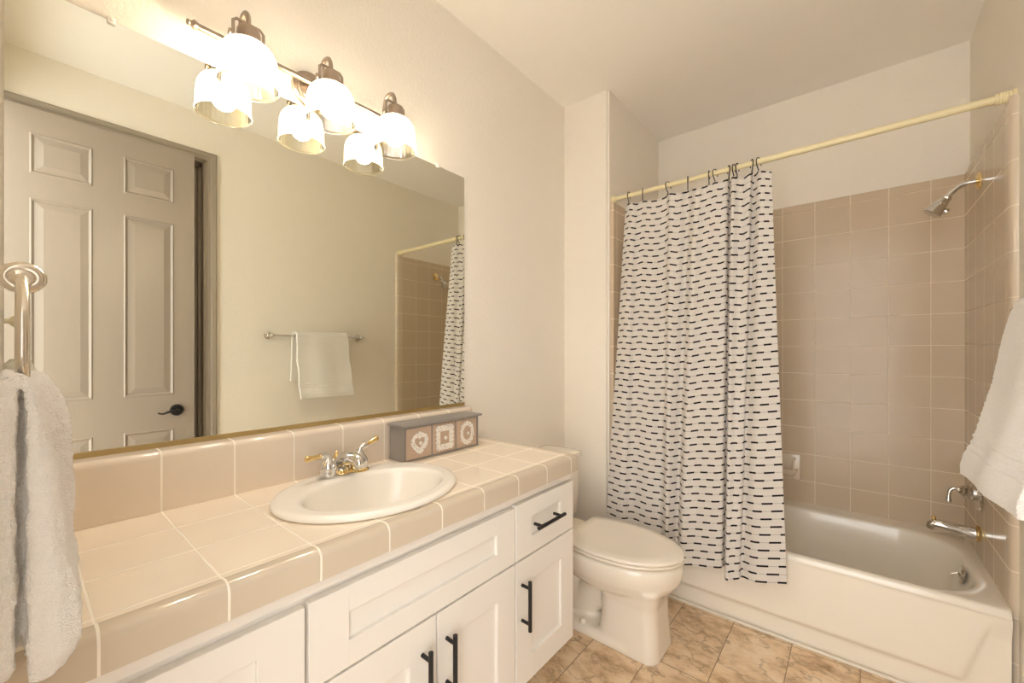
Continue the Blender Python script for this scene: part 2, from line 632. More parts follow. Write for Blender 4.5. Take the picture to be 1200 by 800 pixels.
# close the rim of the face plate
box(bm, DX + .0005, DX + .013, DY0, DY0 + .02, .012, 2.434)
box(bm, DX + .0005, DX + .013, DY1 - .02, DY1, .012, 2.434)
box(bm, DX + .0005, DX + .013, DY0, DY1, 2.414, 2.434)
link('door_leaf', bm, M['door'], door, smooth=False)
bm = bmesh.new()
lathe(bm, [(.0, 0), (.033, 0), (.033, .006), (.028, .012), (.012, .014), (.011, .04), (.0, .042)], (DX - .0005, .605, .90), (-1, 0, 0))
lv = catmull([(DX - .040, .605, .90), (DX - .046, .585, .902), (DX - .047, .562, .897), (DX - .046, .535, .888), (DX - .044, .512, .894)], 6)
tube(bm, lv, [.011 - .006 * i / (len(lv) - 1) for i in range(len(lv))], 10, flat=(1, .8))
h = link('door_handle', bm, M['black'], door)
h['label'] = 'black lever handle'

# ------------------------------------------------------------------ wall mirror
MZ0, MZ1, MY0, MY1 = 1.012, 2.0305, -.017, 1.294
mir = thing('wall_mirror', 'large frameless mirror above the tiled backsplash', 'mirror', (XL, .64, MZ0))
bm = B(-1.3615, -1.357, MY0, MY1, MZ0 - .004, MZ1)
link('mirror_glass', bm, M['mirror'], mir, smooth=False)
bm = bmesh.new()
box(bm, -1.3615, -1.3535, MY0, MY1, 1.002, 1.0155, .0008)
c_ = link('bottom_channel', bm, M['brass_strip'], mir, smooth=False)
c_['label'] = 'brass strip along the lower edge of the mirror'
for (y, z) in [(.144, MZ1), (1.14, MZ1)]:
    bm = bmesh.new()
    box(bm, -1.3615, -1.352, y - .008, y + .008, z - .009, z + .008, .003)
    lathe(bm, [(.0, 0), (.0045, 0), (.0045, .002), (.0, .003)], (-1.351, y, z + .002), (1, 0, 0), 12)
    k = link('mirror_clip', bm, M['clear'], mir)
    k['label'] = 'clear plastic mirror clip'

# ------------------------------------------------------------------ vanity light
LX = -1.2535
vl = thing('vanity_light', 'three-light bar fixture with ribbed glass shades above the mirror', 'lamp', (XL, .615, 2.09))
bm = bmesh.new()
lathe(bm, [(0, 0), (.060, 0), (.060, .006), (.055, .012), (.046, .014), (.044, .019), (.034, .022), (.020, .024), (.012, .040), (.0, .041)], (XL, .612, 2.090), (1, 0, 0), 40)
link('back_plate', bm, M['nickel'], vl)
BX, BZ = -1.322, 2.0965
bm = bmesh.new()
tube(bm, [(BX, .300, BZ), (BX, .945, BZ)], .0085, 16)
link('bar', bm, M['nickel'], vl)
for yy, sgn in ((.300, -1), (.945, 1)):
    bm = bmesh.new()
    lathe(bm, [(0, -.002), (.010, -.002), (.012, .003), (.012, .007), (.008, .010), (.006, .013), (.008, .017), (.006, .021), (0, .022)], (BX, yy, BZ), (0, sgn, 0), 16)
    link('bar_finial', bm, M['nickel'], vl)
ZR = 1.957                       # rim of the shades
for yl in (.399, .626, .858):
    # ribbed bell shade
    bm = bmesh.new()
    prof = [(.0715, 0), (.0735, .003), (.0705, .007), (.0700, .020), (.0695, .050), (.068, .070), (.064, .086), (.056, .100), (.045, .109), (.034, .113)]
    dn = []
    for (r0, h0), (r1, h1) in zip(prof, prof[1:]):
        for k in range(3):
            t = k / 3
            dn.append((r0 + (r1 - r0) * t, h0 + (h1 - h0) * t))
    dn.append(prof[-1])
    seg = 96
    ax = Vector((LX, yl, ZR))
    rings = []
    for r, h_ in dn:
        amp = .0006 if h_ > .008 else 0
        rings.append([ax + Vector(((r + amp * cos(32 * 2 * pi * i / seg)) * cos(2 * pi * i / seg), (r + amp * cos(32 * 2 * pi * i / seg)) * sin(2 * pi * i / seg), h_)) for i in range(seg)])
    loft(bm, rings, True, False, False)
    sh = link('lamp_shade', bm, M['shade'], vl, angle=180)
    # bulb
    bm = bmesh.new()
    lathe(bm, [(0, .016), (.012, .018), (.022, .024), (.029, .034), (.030, .044), (.027, .058), (.020, .074), (.014, .088), (.013, .110)], ax, (0, 0, 1), 24)
    link('bulb', bm, M['bulb'], vl)
    # socket cap with yoke, screws and hook
    bm = bmesh.new()
    lathe(bm, [(0, .104), (.040, .1045), (.041, .112), (.037, .116), (.031, .118), (.029, .124), (.027, .148), (.024, .154), (.0, .158)], ax, (0, 0, 1), 32)
    cap = link('socket_cap', bm, M['nickel'], vl)
    bm = bmesh.new()
    top = ZR + .185
    yk = [(LX, yl - .036, ZR + .118), (LX, yl - .036, ZR + .160), (LX, yl - .028, ZR + .168), (LX, yl + .028, ZR + .168), (LX, yl + .036, ZR + .160), (LX, yl + .036, ZR + .118)]
    tube(bm, yk, .0042, 8, flat=(1, .7))
    link('yoke', bm, M['nickel'], cap)
    for sg in (-1, 1):
        bm = bmesh.new()
        lathe(bm, [(0, 0), (.005, 0), (.005, .004), (.009, .005), (.009, .010), (0, .012)], (LX, yl + sg * .036, ZR + .124), (0, sg, 0), 12)
        link('thumb_screw', bm, M['nickel'], cap)
    bm = bmesh.new()
    hk = catmull([(BX, yl, BZ + .006), (BX + .002, yl, ZR + .175), (BX + .014, yl, ZR + .205), (BX + .034, yl, ZR + .213), (LX - .014, yl, ZR + .205), (LX - .003, yl, ZR + .185), (LX, yl, ZR + .150)], 6)
    tube(bm, hk, .0065, 10)
    link('hook_arm', bm, M['nickel'], cap)

# ------------------------------------------------------------------ vanity cabinet
FX = -.820                       # face of the doors
CY0, CY1 = YF + .002, 1.349
cab = thing('vanity_cabinet', 'long white shaker vanity cabinet with black bar pulls', 'cabinet', (-1.09, .64, 0))
bm = bmesh.new()
box(bm, XL + .001, FX - .021, CY1 - .020, CY1 - .002, .170, .797)      # end panel
box(bm, XL + .001, FX - .021, CY0, CY0 + .018, .170, .797)
box(bm, XL + .001, XL + .012, CY0 + .018, CY1 - .020, .170, .797)     # back
box(bm, XL + .012, FX - .021, CY0 + .018, CY1 - .020, .170, .188)     # bottom
box(bm, FX - .040, FX - .021, CY0 + .018, CY1 - .020, .188, .797)     # front frame
box(bm, XL + .001, -.965, CY0, CY1 - .06, 0, .171)
# cut line of the frame: a rail right under the worktop
box(bm, FX - .022, FX - .008, CY0, CY1 - .002, .765, .796, .001)
link('cabinet_body', bm, M['cabinet'], cab, smooth=False)

def shaker(y0, y1, z0, z1, st=.082, sr=None):
    bm = bmesh.new()
    sr = st if sr is None else sr
    x0, x1 = FX - .020, FX
    b = .0015
    box(bm, x0, x1, y0, y0 + st, z0, z1, b)
    box(bm, x0, x1, y1 - st, y1, z0, z1, b)
    box(bm, x0, x1 - .0001, y0 + st - .0015, y1 - st + .0015, z1 - sr, z1, b)
    box(bm, x0, x1 - .0001, y0 + st - .0015, y1 - st + .0015, z0, z0 + sr, b)
    box(bm, x0, x1 - .010, y0 + st * .5, y1 - st * .5, z0 + sr * .5, z1 - sr * .5)
    return bm

def pull(parent, p0, p1, name='handle'):
    """Round bar pull between two ends with two posts back to the door."""
    bm = bmesh.new()
    p0, p1 = Vector(p0), Vector(p1)
    tube(bm, [p0, p1], .0062, 14)
    for t in (.14, .86):
        q = p0.lerp(p1, t)
        tube(bm, [(FX - .0005, q.y, q.z), (q.x, q.y, q.z)], .0052, 12)
    o = link(name, bm, M['black'], parent)
    o['label'] = 'black bar pull'
    return o

HX = FX + .033
d = link('drawer', shaker(1.008, 1.348, .581, .758, .084, .056), M['cabinet'], cab, smooth=False)
pull(d, (HX, 1.082, .672), (HX, 1.240, .672))
d = link('false_front', shaker(.365, 1.001, .581, .753, .084, .056), M['cabinet'], cab, smooth=False)
d = link('drawer', shaker(.012, .358, .581, .750, .084, .056), M['cabinet'], cab, smooth=False)
d = link('door', shaker(1.008, 1.348, .168, .575), M['cabinet'], cab, smooth=False)
pull(d, (HX, 1.036, .362), (HX, 1.036, .519))
d = link('door', shaker(.689, 1.001, .168, .575), M['cabinet'], cab, smooth=False)
pull(d, (HX, .719, .362), (HX, .719, .519))
d = link('door', shaker(.365, .684, .168, .575), M['cabinet'], cab, smooth=False)
pull(d, (HX, .640, .362), (HX, .640, .519))
d = link('drawer', shaker(.012, .358, .372, .575, .084, .056), M['cabinet'], cab, smooth=False)
d = link('drawer', shaker(.012, .358, .168, .366, .084, .056), M['cabinet'], cab, smooth=False)

# ------------------------------------------------------------------ tiled worktop and backsplash
ZK = .856
KY1 = 1.368
SX, SY, SAX, SAY = -1.047, .640, .213, .252     # sink
top = thing('countertop', 'cream glossy tiled worktop with rounded edge tiles', 'countertop', (-1.09, .64, .797))
bm = bmesh.new()
# slab with an oval cut-out: a ring mesh between the outline and the hole
n_ = 96
hole = ellipse(SX, SY, SAX - .035, SAY - .035, ZK, n_)
X0_, X1_, Y0_, Y1_ = XL + .001, -.836, YF + .001, KY1 - .032
outl = []
for p in hole:
    dx, dy = p.x - SX, p.y - SY
    t = min([(X1_ - SX) / dx if dx > 1e-9 else 1e9, (X0_ - SX) / dx if dx < -1e-9 else 1e9,
             (Y1_ - SY) / dy if dy > 1e-9 else 1e9, (Y0_ - SY) / dy if dy < -1e-9 else 1e9])
    outl.append(Vector((SX + dx * t, SY + dy * t, ZK)))
# snap nearest samples onto the corners
for cxy in [(X0_, Y0_), (X0_, Y1_), (X1_, Y0_), (X1_, Y1_)]:
    q = Vector((cxy[0], cxy[1], ZK))
    i = min(range(n_), key=lambda k: (outl[k] - q).length)
    outl[i] = q
lo = [Vector((p.x, p.y, .80)) for p in outl]
lh = [Vector((p.x, p.y, .80)) for p in hole]
R = loft(bm, [lo, outl, hole, lh], True, False, False)
for i in range(n_):
    j = (i + 1) % n_
    bm.faces.new((R[3][i], R[3][j], R[0][j], R[0][i]))
link('tile_top', bm, M['counter_tile'], top, angle=30)
# edge tiles: quarter-round top running along the front and round the far end
def edge_profile():
    pr = [(-.034, ZK - .001), (-.034, ZK), (-.030, ZK + .0005), (-.022, ZK + .0015), (-.014, ZK + .0005)]
    for k in range(1, 8):
        a = radians(90 - 90 * k / 7)
        pr.append((-.016 + .016 * cos(a), ZK - .016 + .0165 * sin(a)))
    pr += [(0, .797), (-.034, .797)]
    return pr
EXF, EYF = -.803, KY1
path = [(EXF, YF + .001, 1, 0)]
path.append((EXF, EYF - .022, 1, 0))
cx_, cy_2 = EXF - .022, EYF - .022
for k in range(1, 9):
    a = radians(90 * k / 8)
    path.append((cx_ + .022 * cos(a), cy_2 + .022 * sin(a), cos(a), sin(a)))
path.append((XL + .001, EYF, 0, 1))
pr = edge_profile()
rings = []
for (x, y, nx, ny) in path:
    r = []
    for off, z in pr:
        if 0 < ny < .999 and nx > 0.001:
            o_ = max(off, -.0215)
        else:
            o_ = off
        r.append(Vector((x + nx * o_, y + ny * o_, z)))
    rings.append(r)
bm = bmesh.new()
loft(bm, rings)
link('edge_tiles', bm, M['counter_edge_shaded'], top, angle=50)
# backsplash: rounded upper edge, free right end
bm = bmesh.new()
SF, SB, SZ = -1.297, XL + .0005, 1.002
pr = [(SB, ZK + .0005), (SF, ZK + .0005), (SF, SZ - .016)]
for k in range(1, 7):
    a = radians(90 * k / 6)
    pr.append((SF - .016 + .016 * cos(a), SZ - .016 + .016 * sin(a)))
pr += [(SB, SZ)]
rings = []
for y, ins in [(YF + .001, 0), (1.275, 0), (1.287, .003), (1.293, .009), (1.295, .016)]:
    rings.append([Vector((max(x - ins * .8, SB) if x > SB else x, y, z - (ins * .6 if z > .95 else 0))) for x, z in pr])
loft(bm, rings)
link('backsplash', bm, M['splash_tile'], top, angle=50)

# ------------------------------------------------------------------ oval sink
snk = thing('sink', 'oval cream drop-in sink set into the tiled worktop', 'sink', (SX, SY, ZK))
bm = bmesh.new()
def er(sx, sy, z, dx=0, dy=0):
    return ellipse(SX + dx, SY + dy, sx, sy, z, 72)
rings = [er(SAX - .006, SAY - .006, ZK + .0005), er(SAX, SAY, ZK + .003), er(SAX + .001, SAY + .001, ZK + .008), er(SAX - .002, SAY - .002, ZK + .013),
         er(SAX - .010, SAY - .010, ZK + .0165), er(SAX - .020, SAY - .020, ZK + .017),
         # wide deck on the faucet side, narrow lip in front
         er(.172, .222, ZK + .0165, .012), er(.158, .208, ZK + .0175, .022), er(.150, .200, ZK + .017, .028), er(.1445, .194, ZK + .013, .031),
         er(.141, .190, ZK + .004, .031), er(.135, .182, ZK - .020, .031), er(.122, .165, ZK - .055, .030), er(.104, .142, ZK - .085, .028), er(.084, .114, ZK - .108, .026),
         er(.060, .080, ZK - .126, .023), er(.038, .048, ZK - .137, .020), er(.022, .022, ZK - .143, .018)]
R = loft(bm, rings, True, False, True)
link('basin', bm, M['sink'], snk, angle=180)
bm = bmesh.new()
lathe(bm, [(0, 0), (.021, 0), (.021, .003), (.014, .004), (.012, .002), (0, .003)], (SX + .018, SY, ZK - .1425), (0, 0, 1), 20)
o = link('drain', bm, M['chrome'], snk)

# ------------------------------------------------------------------ faucet (chrome with brass accents)
FZ = ZK + .0165
FXX = -1.216
fau = thing('faucet', 'chrome two-handle faucet with brass levers on the back rim of the sink', 'faucet', (FXX, SY, FZ))
bm = bmesh.new()
sp = catmull([(FXX - .004, SY, FZ + .004), (FXX - .002, SY, FZ + .024), (FXX + .012, SY, FZ + .042), (FXX + .040, SY, FZ + .052), (FXX + .072, SY, FZ + .056), (FXX + .096, SY, FZ + .053), (FXX + .104, SY, FZ + .040)], 8)
nn = len(sp) - 1
tube(bm, sp, [.027 - .012 * (i / nn) for i in range(nn + 1)], 20, flat=(.9, 1.0))
link('spout', bm, M['chrome'], fau)
bm = bmesh.new()
lathe(bm, [(0, 0), (.030, 0), (.031, .003), (.029, .007), (.024, .010), (.022, .014), (0, .014)], (FXX, SY, FZ), (0, 0, 1), 28)
o = link('spout_base', bm, M['brass'], fau); o['label'] = 'brass ring under the spout'
bm = bmesh.new()
lathe(bm, [(0, 0), (.0035, 0), (.0035, .032), (.006, .036), (.010, .042), (.010, .047), (.006, .052), (.003, .056), (.005, .060), (0, .064)], (FXX - .030, SY, FZ + .001), (0, 0, 1), 16)
o = link('lift_rod', bm, M['brass'], fau); o['label'] = 'brass lift knob behind the spout'
for sg, dirv in ((-1, (.25, -1.0, .05)), (1, (-.15, 1.0, .32))):
    hy = SY + (-.047 if sg < 0 else .049)
    hx = FXX + (.012 if sg < 0 else .016)
    bm = bmesh.new()
    lathe(bm, [(0, 0), (.024, 0), (.026, .004), (.025, .018), (.0255, .022), (.027, .026), (.026, .034), (.021, .044), (.015, .052), (.011, .060), (0, .064)], (hx, hy, FZ), (0, 0, 1), 28)
    if sg > 0:
        b2m = bmesh.new()
        lathe(b2m, [(.0, 0), (.030, 0), (.031, .003), (.029, .007), (.0265, .010), (.0, .010)], (hx, hy, FZ - .0003), (0, 0, 1), 28)
        o = link('handle_base', b2m, M['brass'], fau); o['label'] = 'brass ring under the right handle'
    dv = Vector(dirv).normalized()
    c0 = Vector((hx, hy, FZ + .054))
    arm = catmull([c0 + Vector((0, 0, -.01)), c0 + Vector((0, 0, .008)) + dv * .004, c0 + Vector((0, 0, .013)) + dv * .016, c0 + Vector((0, 0, .012)) + dv * .030], 6)
    tube(bm, arm, .0095, 14)
    hd = link('handle', bm, M['chrome'], fau)
    bm = bmesh.new()
    e0 = c0 + Vector((0, 0, .012)) + dv * .026
    lathe(bm, [(0, 0), (.0075, 0), (.0065, .006), (.006, .012), (.0075, .030), (.0085, .040), (.0095, .045), (.007, .050), (0, .052)], e0, dv, 16)
    o = link('lever', bm, M['brass'], hd); o['label'] = 'brass lever'

# ------------------------------------------------------------------ little chest of three drawers on the worktop
BXF, BXB, BY0, BY1, BZ0, BZ1 = -1.203, -1.290, .862, 1.226, ZK + .001, ZK + .124
chest = thing('drawer_chest', 'small grey wooden chest with three ornate drawers against the backsplash', 'box', ((BXF + BXB) / 2, (BY0 + BY1) / 2, BZ0))
bm = bmesh.new()
t_ = .005
box(bm, BXB, BXF - .006, BY0, BY1, BZ0, BZ1)
box(bm, BXF - .007, BXF, BY0, BY0 + t_, BZ0, BZ1); box(bm, BXF - .007, BXF, BY1 - t_, BY1, BZ0, BZ1)
box(bm, BXF - .007, BXF, BY0 + t_, BY1 - t_, BZ0, BZ0 + .005); box(bm, BXF - .007, BXF, BY0 + t_, BY1 - t_, BZ1 - .006, BZ1)
pw = (BY1 - BY0 - 2 * t_) / 3
for k in (1, 2):
    yv = BY0 + t_ + pw * k
    box(bm, BXF - .007, BXF, yv - .002, yv + .002, BZ0 + .005, BZ1 - .006)
link('chest_body', bm, M['grey_paint'], chest, smooth=False)
bm = B(BXB - .003, BXF + .012, BY0 - .010, BY1 + .012, BZ1, BZ1 + .008, .0015)
link('lid', bm, M['grey_paint'], chest, smooth=False)

def ring_plate(bm, outer, inner, x, th):
    n = len(outer)
    A = [bm.verts.new((x, p[0], p[1])) for p in outer]
    Bv = [bm.verts.new((x, p[0], p[1])) for p in inner]
    Cv = [bm.verts.new((x + th, p[0], p[1])) for p in outer]
    Dv = [bm.verts.new((x + th * .8, p[0], p[1])) for p in inner]
    for i in range(n):
        j = (i + 1) % n
        bm.faces.new((A[i], A[j], Cv[j], Cv[i]))
        bm.faces.new((Cv[i], Cv[j], Dv[j], Dv[i]))
        bm.faces.new((Dv[i], Dv[j], Bv[j], Bv[i]))
        bm.faces.new((Bv[i], Bv[j], A[j], A[i]))

def heart(t, s):
    a = t + pi / 2
    x = 16 * sin(t) ** 3
    y = 13 * cos(t) - 5 * cos(2 * t) - 2 * cos(3 * t) - cos(4 * t)
    return (x / 17 * s, (y + 2.5) / 17 * s)

for k, kind in enumerate(('heart', 'square', 'oval')):
    y0 = BY0 + t_ + pw * k + .003
    y1 = BY0 + t_ + pw * (k + 1) - .003
    yc, zc = (y0 + y1) / 2, (BZ0 + BZ1) / 2
    dr = link('drawer', B(BXF - .0055, BXF - .001, y0, y1, BZ0 + .006, BZ1 - .007, .0008), M['pink_wood'], chest, smooth=False)
    outer, inner = [], []
    NN = 120
    for i in range(NN):
        t = 2 * pi * i / NN
        wv = 1 + .045 * cos(14 * t)
        if kind == 'heart':
            hx, hz = heart(t, .024)
            inner.append((yc + hx, zc + hz - .002))
            ox, oz = heart(t, .038)
            ro = .040 * (1 + .03 * cos(12 * t))
            qx, qz = sin(t) * ro * .98, cos(t) * ro * 1.15
            outer.append((yc + .5 * ox + .5 * qx, zc + .35 * oz + .65 * qz + (.004 if abs(t) < .3 or t > 2 * pi - .3 else 0)))
        elif kind == 'square':
            c1, s1 = sin(t), cos(t)
            m_ = max(abs(c1), abs(s1))
            inner.append((yc + .023 * c1 / m_, zc + .024 * s1 / m_))
            outer.append((yc + .0425 * c1 / m_ ** .9 * (1 + .05 * cos(20 * t)), zc + .0465 * s1 / m_ ** .9 * (1 + .05 * cos(20 * t))))
        else:
            inner.append((yc + .023 * sin(t), zc + .028 * cos(t)))
            outer.append((yc + .036 * sin(t) * wv, zc + .047 * cos(t) * wv))
    bm = bmesh.new()
    ring_plate(bm, outer, inner, BXF - .0012, .0045)
    o = link('ornament_frame', bm, M['ornament'], dr, smooth=False)
    o['label'] = 'white pierced %s frame' % kind
    bm = bmesh.new()
    lathe(bm, [(0, 0), (.003, 0), (.003, .003), (.006, .005), (.0075, .008), (.006, .011), (0, .0125)], (BXF - .0015, yc, zc - .001), (1, 0, 0), 18)
    link('knob', bm, M['white_knob'], dr)

# ------------------------------------------------------------------ towel ring and hand towel at the left edge
RX, RZ, RR = -.780, 1.258, .078
RYP = .004
tr = thing('towel_ring', 'nickel towel ring on the wall at the left edge of the picture', 'towel ring', (RX, YF, RZ + RR))
bm = bmesh.new()
tube(bm, [(RX + RR * cos(2 * pi * i / 40), RYP, RZ + RR * sin(2 * pi * i / 40)) for i in range(40)], .0058, 14, closed=True)
M['satin'] = plain('satin_nickel', rgb(.74, .68, .58), .20, metal=1.0)
link('ring', bm, M['satin'], tr)
bm = bmesh.new()
lathe(bm, [(0, 0), (.026, 0), (.026, .006), (.020, .010), (.010, .014), (.0075, .022), (.0075, .062), (.010, .066), (.012, .074), (0, .076)], (RX, YF, RZ + RR), (0, 1, 0), 24)
tube(bm, [(RX + .004, RYP + .0135 * cos(2 * pi * i / 24), RZ + RR + .0120 * sin(2 * pi * i / 24)) for i in range(24)], .0072, 12, closed=True)
lathe(bm, [(0, -.008), (.012, -.006), (.0125, .004), (.009, .008), (0, .009)], (RX + .002, RYP, RZ + RR), (1, 0, 0), 16)
link('post', bm, M['satin'], tr)

def drape(name, sect_fn, n_u, n_v, thick, mat, label, cat, origin, disp=.0035, size=.007):
    """sect_fn(u, v) -> point on the outer face; solidified inwards, roughened into terry."""
    bm = bmesh.new()
    G = [[bm.verts.new(sect_fn(i / n_u, j / n_v)) for j in range(n_v + 1)] for i in range(n_u + 1)]
    for i in range(n_u):
        for j in range(n_v):
            bm.faces.new((G[i][j], G[i + 1][j], G[i + 1][j + 1], G[i][j + 1]))
    o = link(name, bm, mat, origin=origin)
    tag(o, label, cat)
    m1 = o.modifiers.new('solid', 'SOLIDIFY'); m1.thickness = thick; m1.offset = -1; m1.use_even_offset = False
    m2 = o.modifiers.new('sub', 'SUBSURF'); m2.levels = 1; m2.render_levels = 1
    tx = bpy.data.textures.new(name + '_loops', 'CLOUDS'); tx.noise_scale = size; tx.noise_depth = 1
    m3 = o.modifiers.new('loops', 'DISPLACE'); m3.texture = tx; m3.strength = disp; m3.texture_coords = 'LOCAL'; m3.mid_level = .5
    return bake(o)

def towel_section(u):
    """Closed outline (y, z) of the towel folded over the ring: room side, wall side, crease between."""
    near = [(1.222, .004), (1.214, .014), (1.19, .019), (1.167, .0235), (1.113, .030), (1.059, .035), (1.01, .037), (.998, .043), (.951, .0475), (.925, .047)]
    far = [(1.222, .010), (1.210, .026), (1.19, .036), (1.167, .042), (1.113, .045), (1.059, .0455), (1.01, .045), (.998, .048), (.951, .048), (.925, .047)]
    k = min(1, max(0, (u - .18) / .3)); k = k * k * (3 - 2 * k)
    pts = [(a[1] * (1 - k) + b_[1] * k, a[0]) for a, b_ in zip(near, far)]
    dz = .012 * sin(u * 4.0)
    out = [(y, z + (dz * (1.222 - z) / .3)) for y, z in pts]
    cw = .0005 + .0040 * max(0, 1 - u / .28)
    cr = .003
    out += [(.038, .903 + dz), (.022, .897 + dz), (cr + cw + .002, .902 + dz), (cr + cw, .93), (cr + cw, 1.05), (cr + cw, 1.16), (cr + cw * .8, 1.208), (cr, 1.215)]
    out += [(cr - cw * .8, 1.208), (cr - cw, 1.16), (cr - cw, 1.05), (cr - cw, .94), (cr - cw - .004, .915), (-.025, .908), (-.048, .915), (-.054, .95), (-.050, 1.05), (-.042, 1.15), (-.030, 1.20), (-.012, 1.222)]
    return out
bm = bmesh.new()
NU = 24
rings = []
for i in range(NU + 1):
    u = i / NU
    e = min(u, 1 - u)
    sq = 1 - .35 * max(0, 1 - e / .06) ** 2          # rounded ends
    rings.append([Vector((-.655 - .205 * u, .003 + (y - .003) * sq, z)) for y, z in towel_section(u)])
loft(bm, rings)
ht = link('hand_towel', bm, M['terry'], origin=(-.75, 0, .9))
tag(ht, 'white terry hand towel hanging through the towel ring at the left edge', 'towel')
m1 = ht.modifiers.new('remesh', 'REMESH'); m1.mode = 'VOXEL'; m1.voxel_size = .0028
m0 = ht.modifiers.new('soft', 'SMOOTH'); m0.factor = .5; m0.iterations = 8
tx = bpy.data.textures.new('terry_loops', 'CLOUDS'); tx.noise_scale = .0065; tx.noise_depth = 2
m3 = ht.modifiers.new('loops', 'DISPLACE'); m3.texture = tx; m3.strength = .005; m3.texture_coords = 'LOCAL'; m3.mid_level = .5
tx2 = bpy.data.textures.new('terry_lumps', 'CLOUDS'); tx2.noise_scale = .05
m4 = ht.modifiers.new('lumps', 'DISPLACE'); m4.texture = tx2; m4.strength = .007; m4.texture_coords = 'LOCAL'; m4.mid_level = .5
bake(ht)

# ------------------------------------------------------------------ towel bar and bath towel on the right wall
TBX, TBZ, TB0, TB1 = .352, 1.356, 1.118, 1.785
tb = thing('towel_bar', 'chrome towel bar on the right wall, seen in the mirror', 'towel bar', (XR, (TB0 + TB1) / 2, TBZ))
bm = bmesh.new()
tube(bm, [(TBX, TB0 + .004, TBZ), (TBX, TB1 - .004, TBZ)], .0075, 14)
link('bar', bm, M['chrome'], tb)
for yy, sg in ((TB0, -1), (TB1, 1)):
    bm = bmesh.new()
    lathe(bm, [(0, 0), (.026, 0), (.026, .006), (.019, .010), (.010, .014), (.009, .052), (.014, .057), (.0165, .070), (.0155, .080), (.008, .088), (0, .089)], (XR, yy, TBZ), (-1, 0, 0), 24)
    lathe(bm, [(0, 0), (.010, 0), (.012, .012), (.008, .018), (.009, .024), (0, .028)], (TBX, yy, TBZ), (0, sg, 0), 16)
    link('bracket', bm, M['chrome'], tb)

FP = [(1.384, .350), (1.378, .330), (1.362, .316), (1.35, .310), (1.283, .297), (1.159, .280), (1.06, .258), (1.043, .254), (1.008, .248), (.971, .230), (.94, .224), (.905, .224)]
def bath_towel(u, v):
    y = 1.262 + .385 * u
    fold = .004 * sin(u * 9.5 + .6) + .003 * sin(u * 4.0 + 2)
    if v < .34:                          # behind the bar, from the bottom up
        t = v / .34
        z = 1.03 + (1.362 - 1.03) * t
        x = .404 - .006 * t
        return Vector((min(x, .408), y - .010 * (1 - t), z))
    if v < .42:
        t = (v - .34) / .08
        a = pi * t
        return Vector((.356 + .042 * cos(a), y, 1.362 + .026 * sin(a)))
    t = (v - .42) / .58
    z = 1.362 + (.912 - 1.362) * t
    z -= .022 * (1 - u) * t * 0 + .012 * sin(u * pi * 1.0) * t * 0
    x = lerp_table(sorted([(zz, xx) for zz, xx in FP]), z)
    # woven bands above the hem
    if .985 < z < 1.035:
        x -= .003 + .0016 * sin((z - .985) / .05 * 6 * pi)
    k = min(1, t * 2.2)
    x += fold * k
    x += (1 - u) * .018 * t
    zz = z + (1 - u) * .022 * t * 0
    return Vector((x, y + .004 * sin(z * 30) * k, zz))
drape('bath_towel', bath_towel, 70, 230, .016, M['terry'], 'white bath towel folded over the towel bar on the right wall', 'towel', (.33, 1.45, .9), disp=.003, size=.006)

# ------------------------------------------------------------------ toilet
TY = 1.705
toi = thing('toilet', 'bone two-piece toilet between the vanity and the tub', 'toilet', (-.9, TY, 0))
EGG = [(0.0, .62), (.012, .74), (.045, .815), (.115, .895), (.25, .975), (.40, 1.0), (.56, .965), (.70, .87), (.81, .73), (.90, .54), (.96, .34), (.99, .16), (1.0, 0.0)]
def oval(xb, xf, hw, z):
    """Egg outline of a seat: blunt nose at xf, straight tail with small corners at xb; 62 points."""
    h = [(xb + (xf - xb) * u, hw * w) for u, w in EGG]
    pts = [(x, TY + w) for x, w in h] + [(x, TY - w) for x, w in reversed(h[:-1])]
    P3 = catmull([(x, y, z) for x, y in pts], 3)
    back = [P3[-1].lerp(P3[0], k / 4) for k in (1, 2, 3)]
    return P3 + back
bm = bmesh.new()
# bowl
loft(bm, [oval(-.93, -.66, .075, .205), oval(-.965, -.62, .120, .232), oval(-.995, -.575, .152, .262), oval(-1.02, -.545, .172, .30), oval(-1.035, -.533, .182, .335), oval(-1.04, -.530, .184, .360), oval(-1.04, -.533, .182, .376), oval(-1.035, -.545, .17, .384)])
# shelf under the tank
loft(bm, [rrect(-1.30, -.98, TY - .15, TY + .15, .05, .30), rrect(-1.335, -.96, TY - .17, TY + .17, .05, .33), rrect(-1.335, -.96, TY - .17, TY + .17, .05, .376)])
# column
def colr(x0, x1, hw, z, r=.05):
    return rrect(x0, x1, TY - hw, TY + hw, min(r, hw * .95), z)
loft(bm, [colr(-.865, -.598, .113, 0, .045), colr(-.862, -.600, .112, .02, .045), colr(-.852, -.606, .106, .12), colr(-.850, -.610, .106, .20), colr(-.86, -.60, .116, .25), colr(-.88, -.59, .13, .285)])
# foot
loft(bm, [colr(-1.16, -.66, .118, 0, .09), colr(-1.16, -.66, .118, .028, .09), colr(-1.14, -.68, .105, .045, .09)])
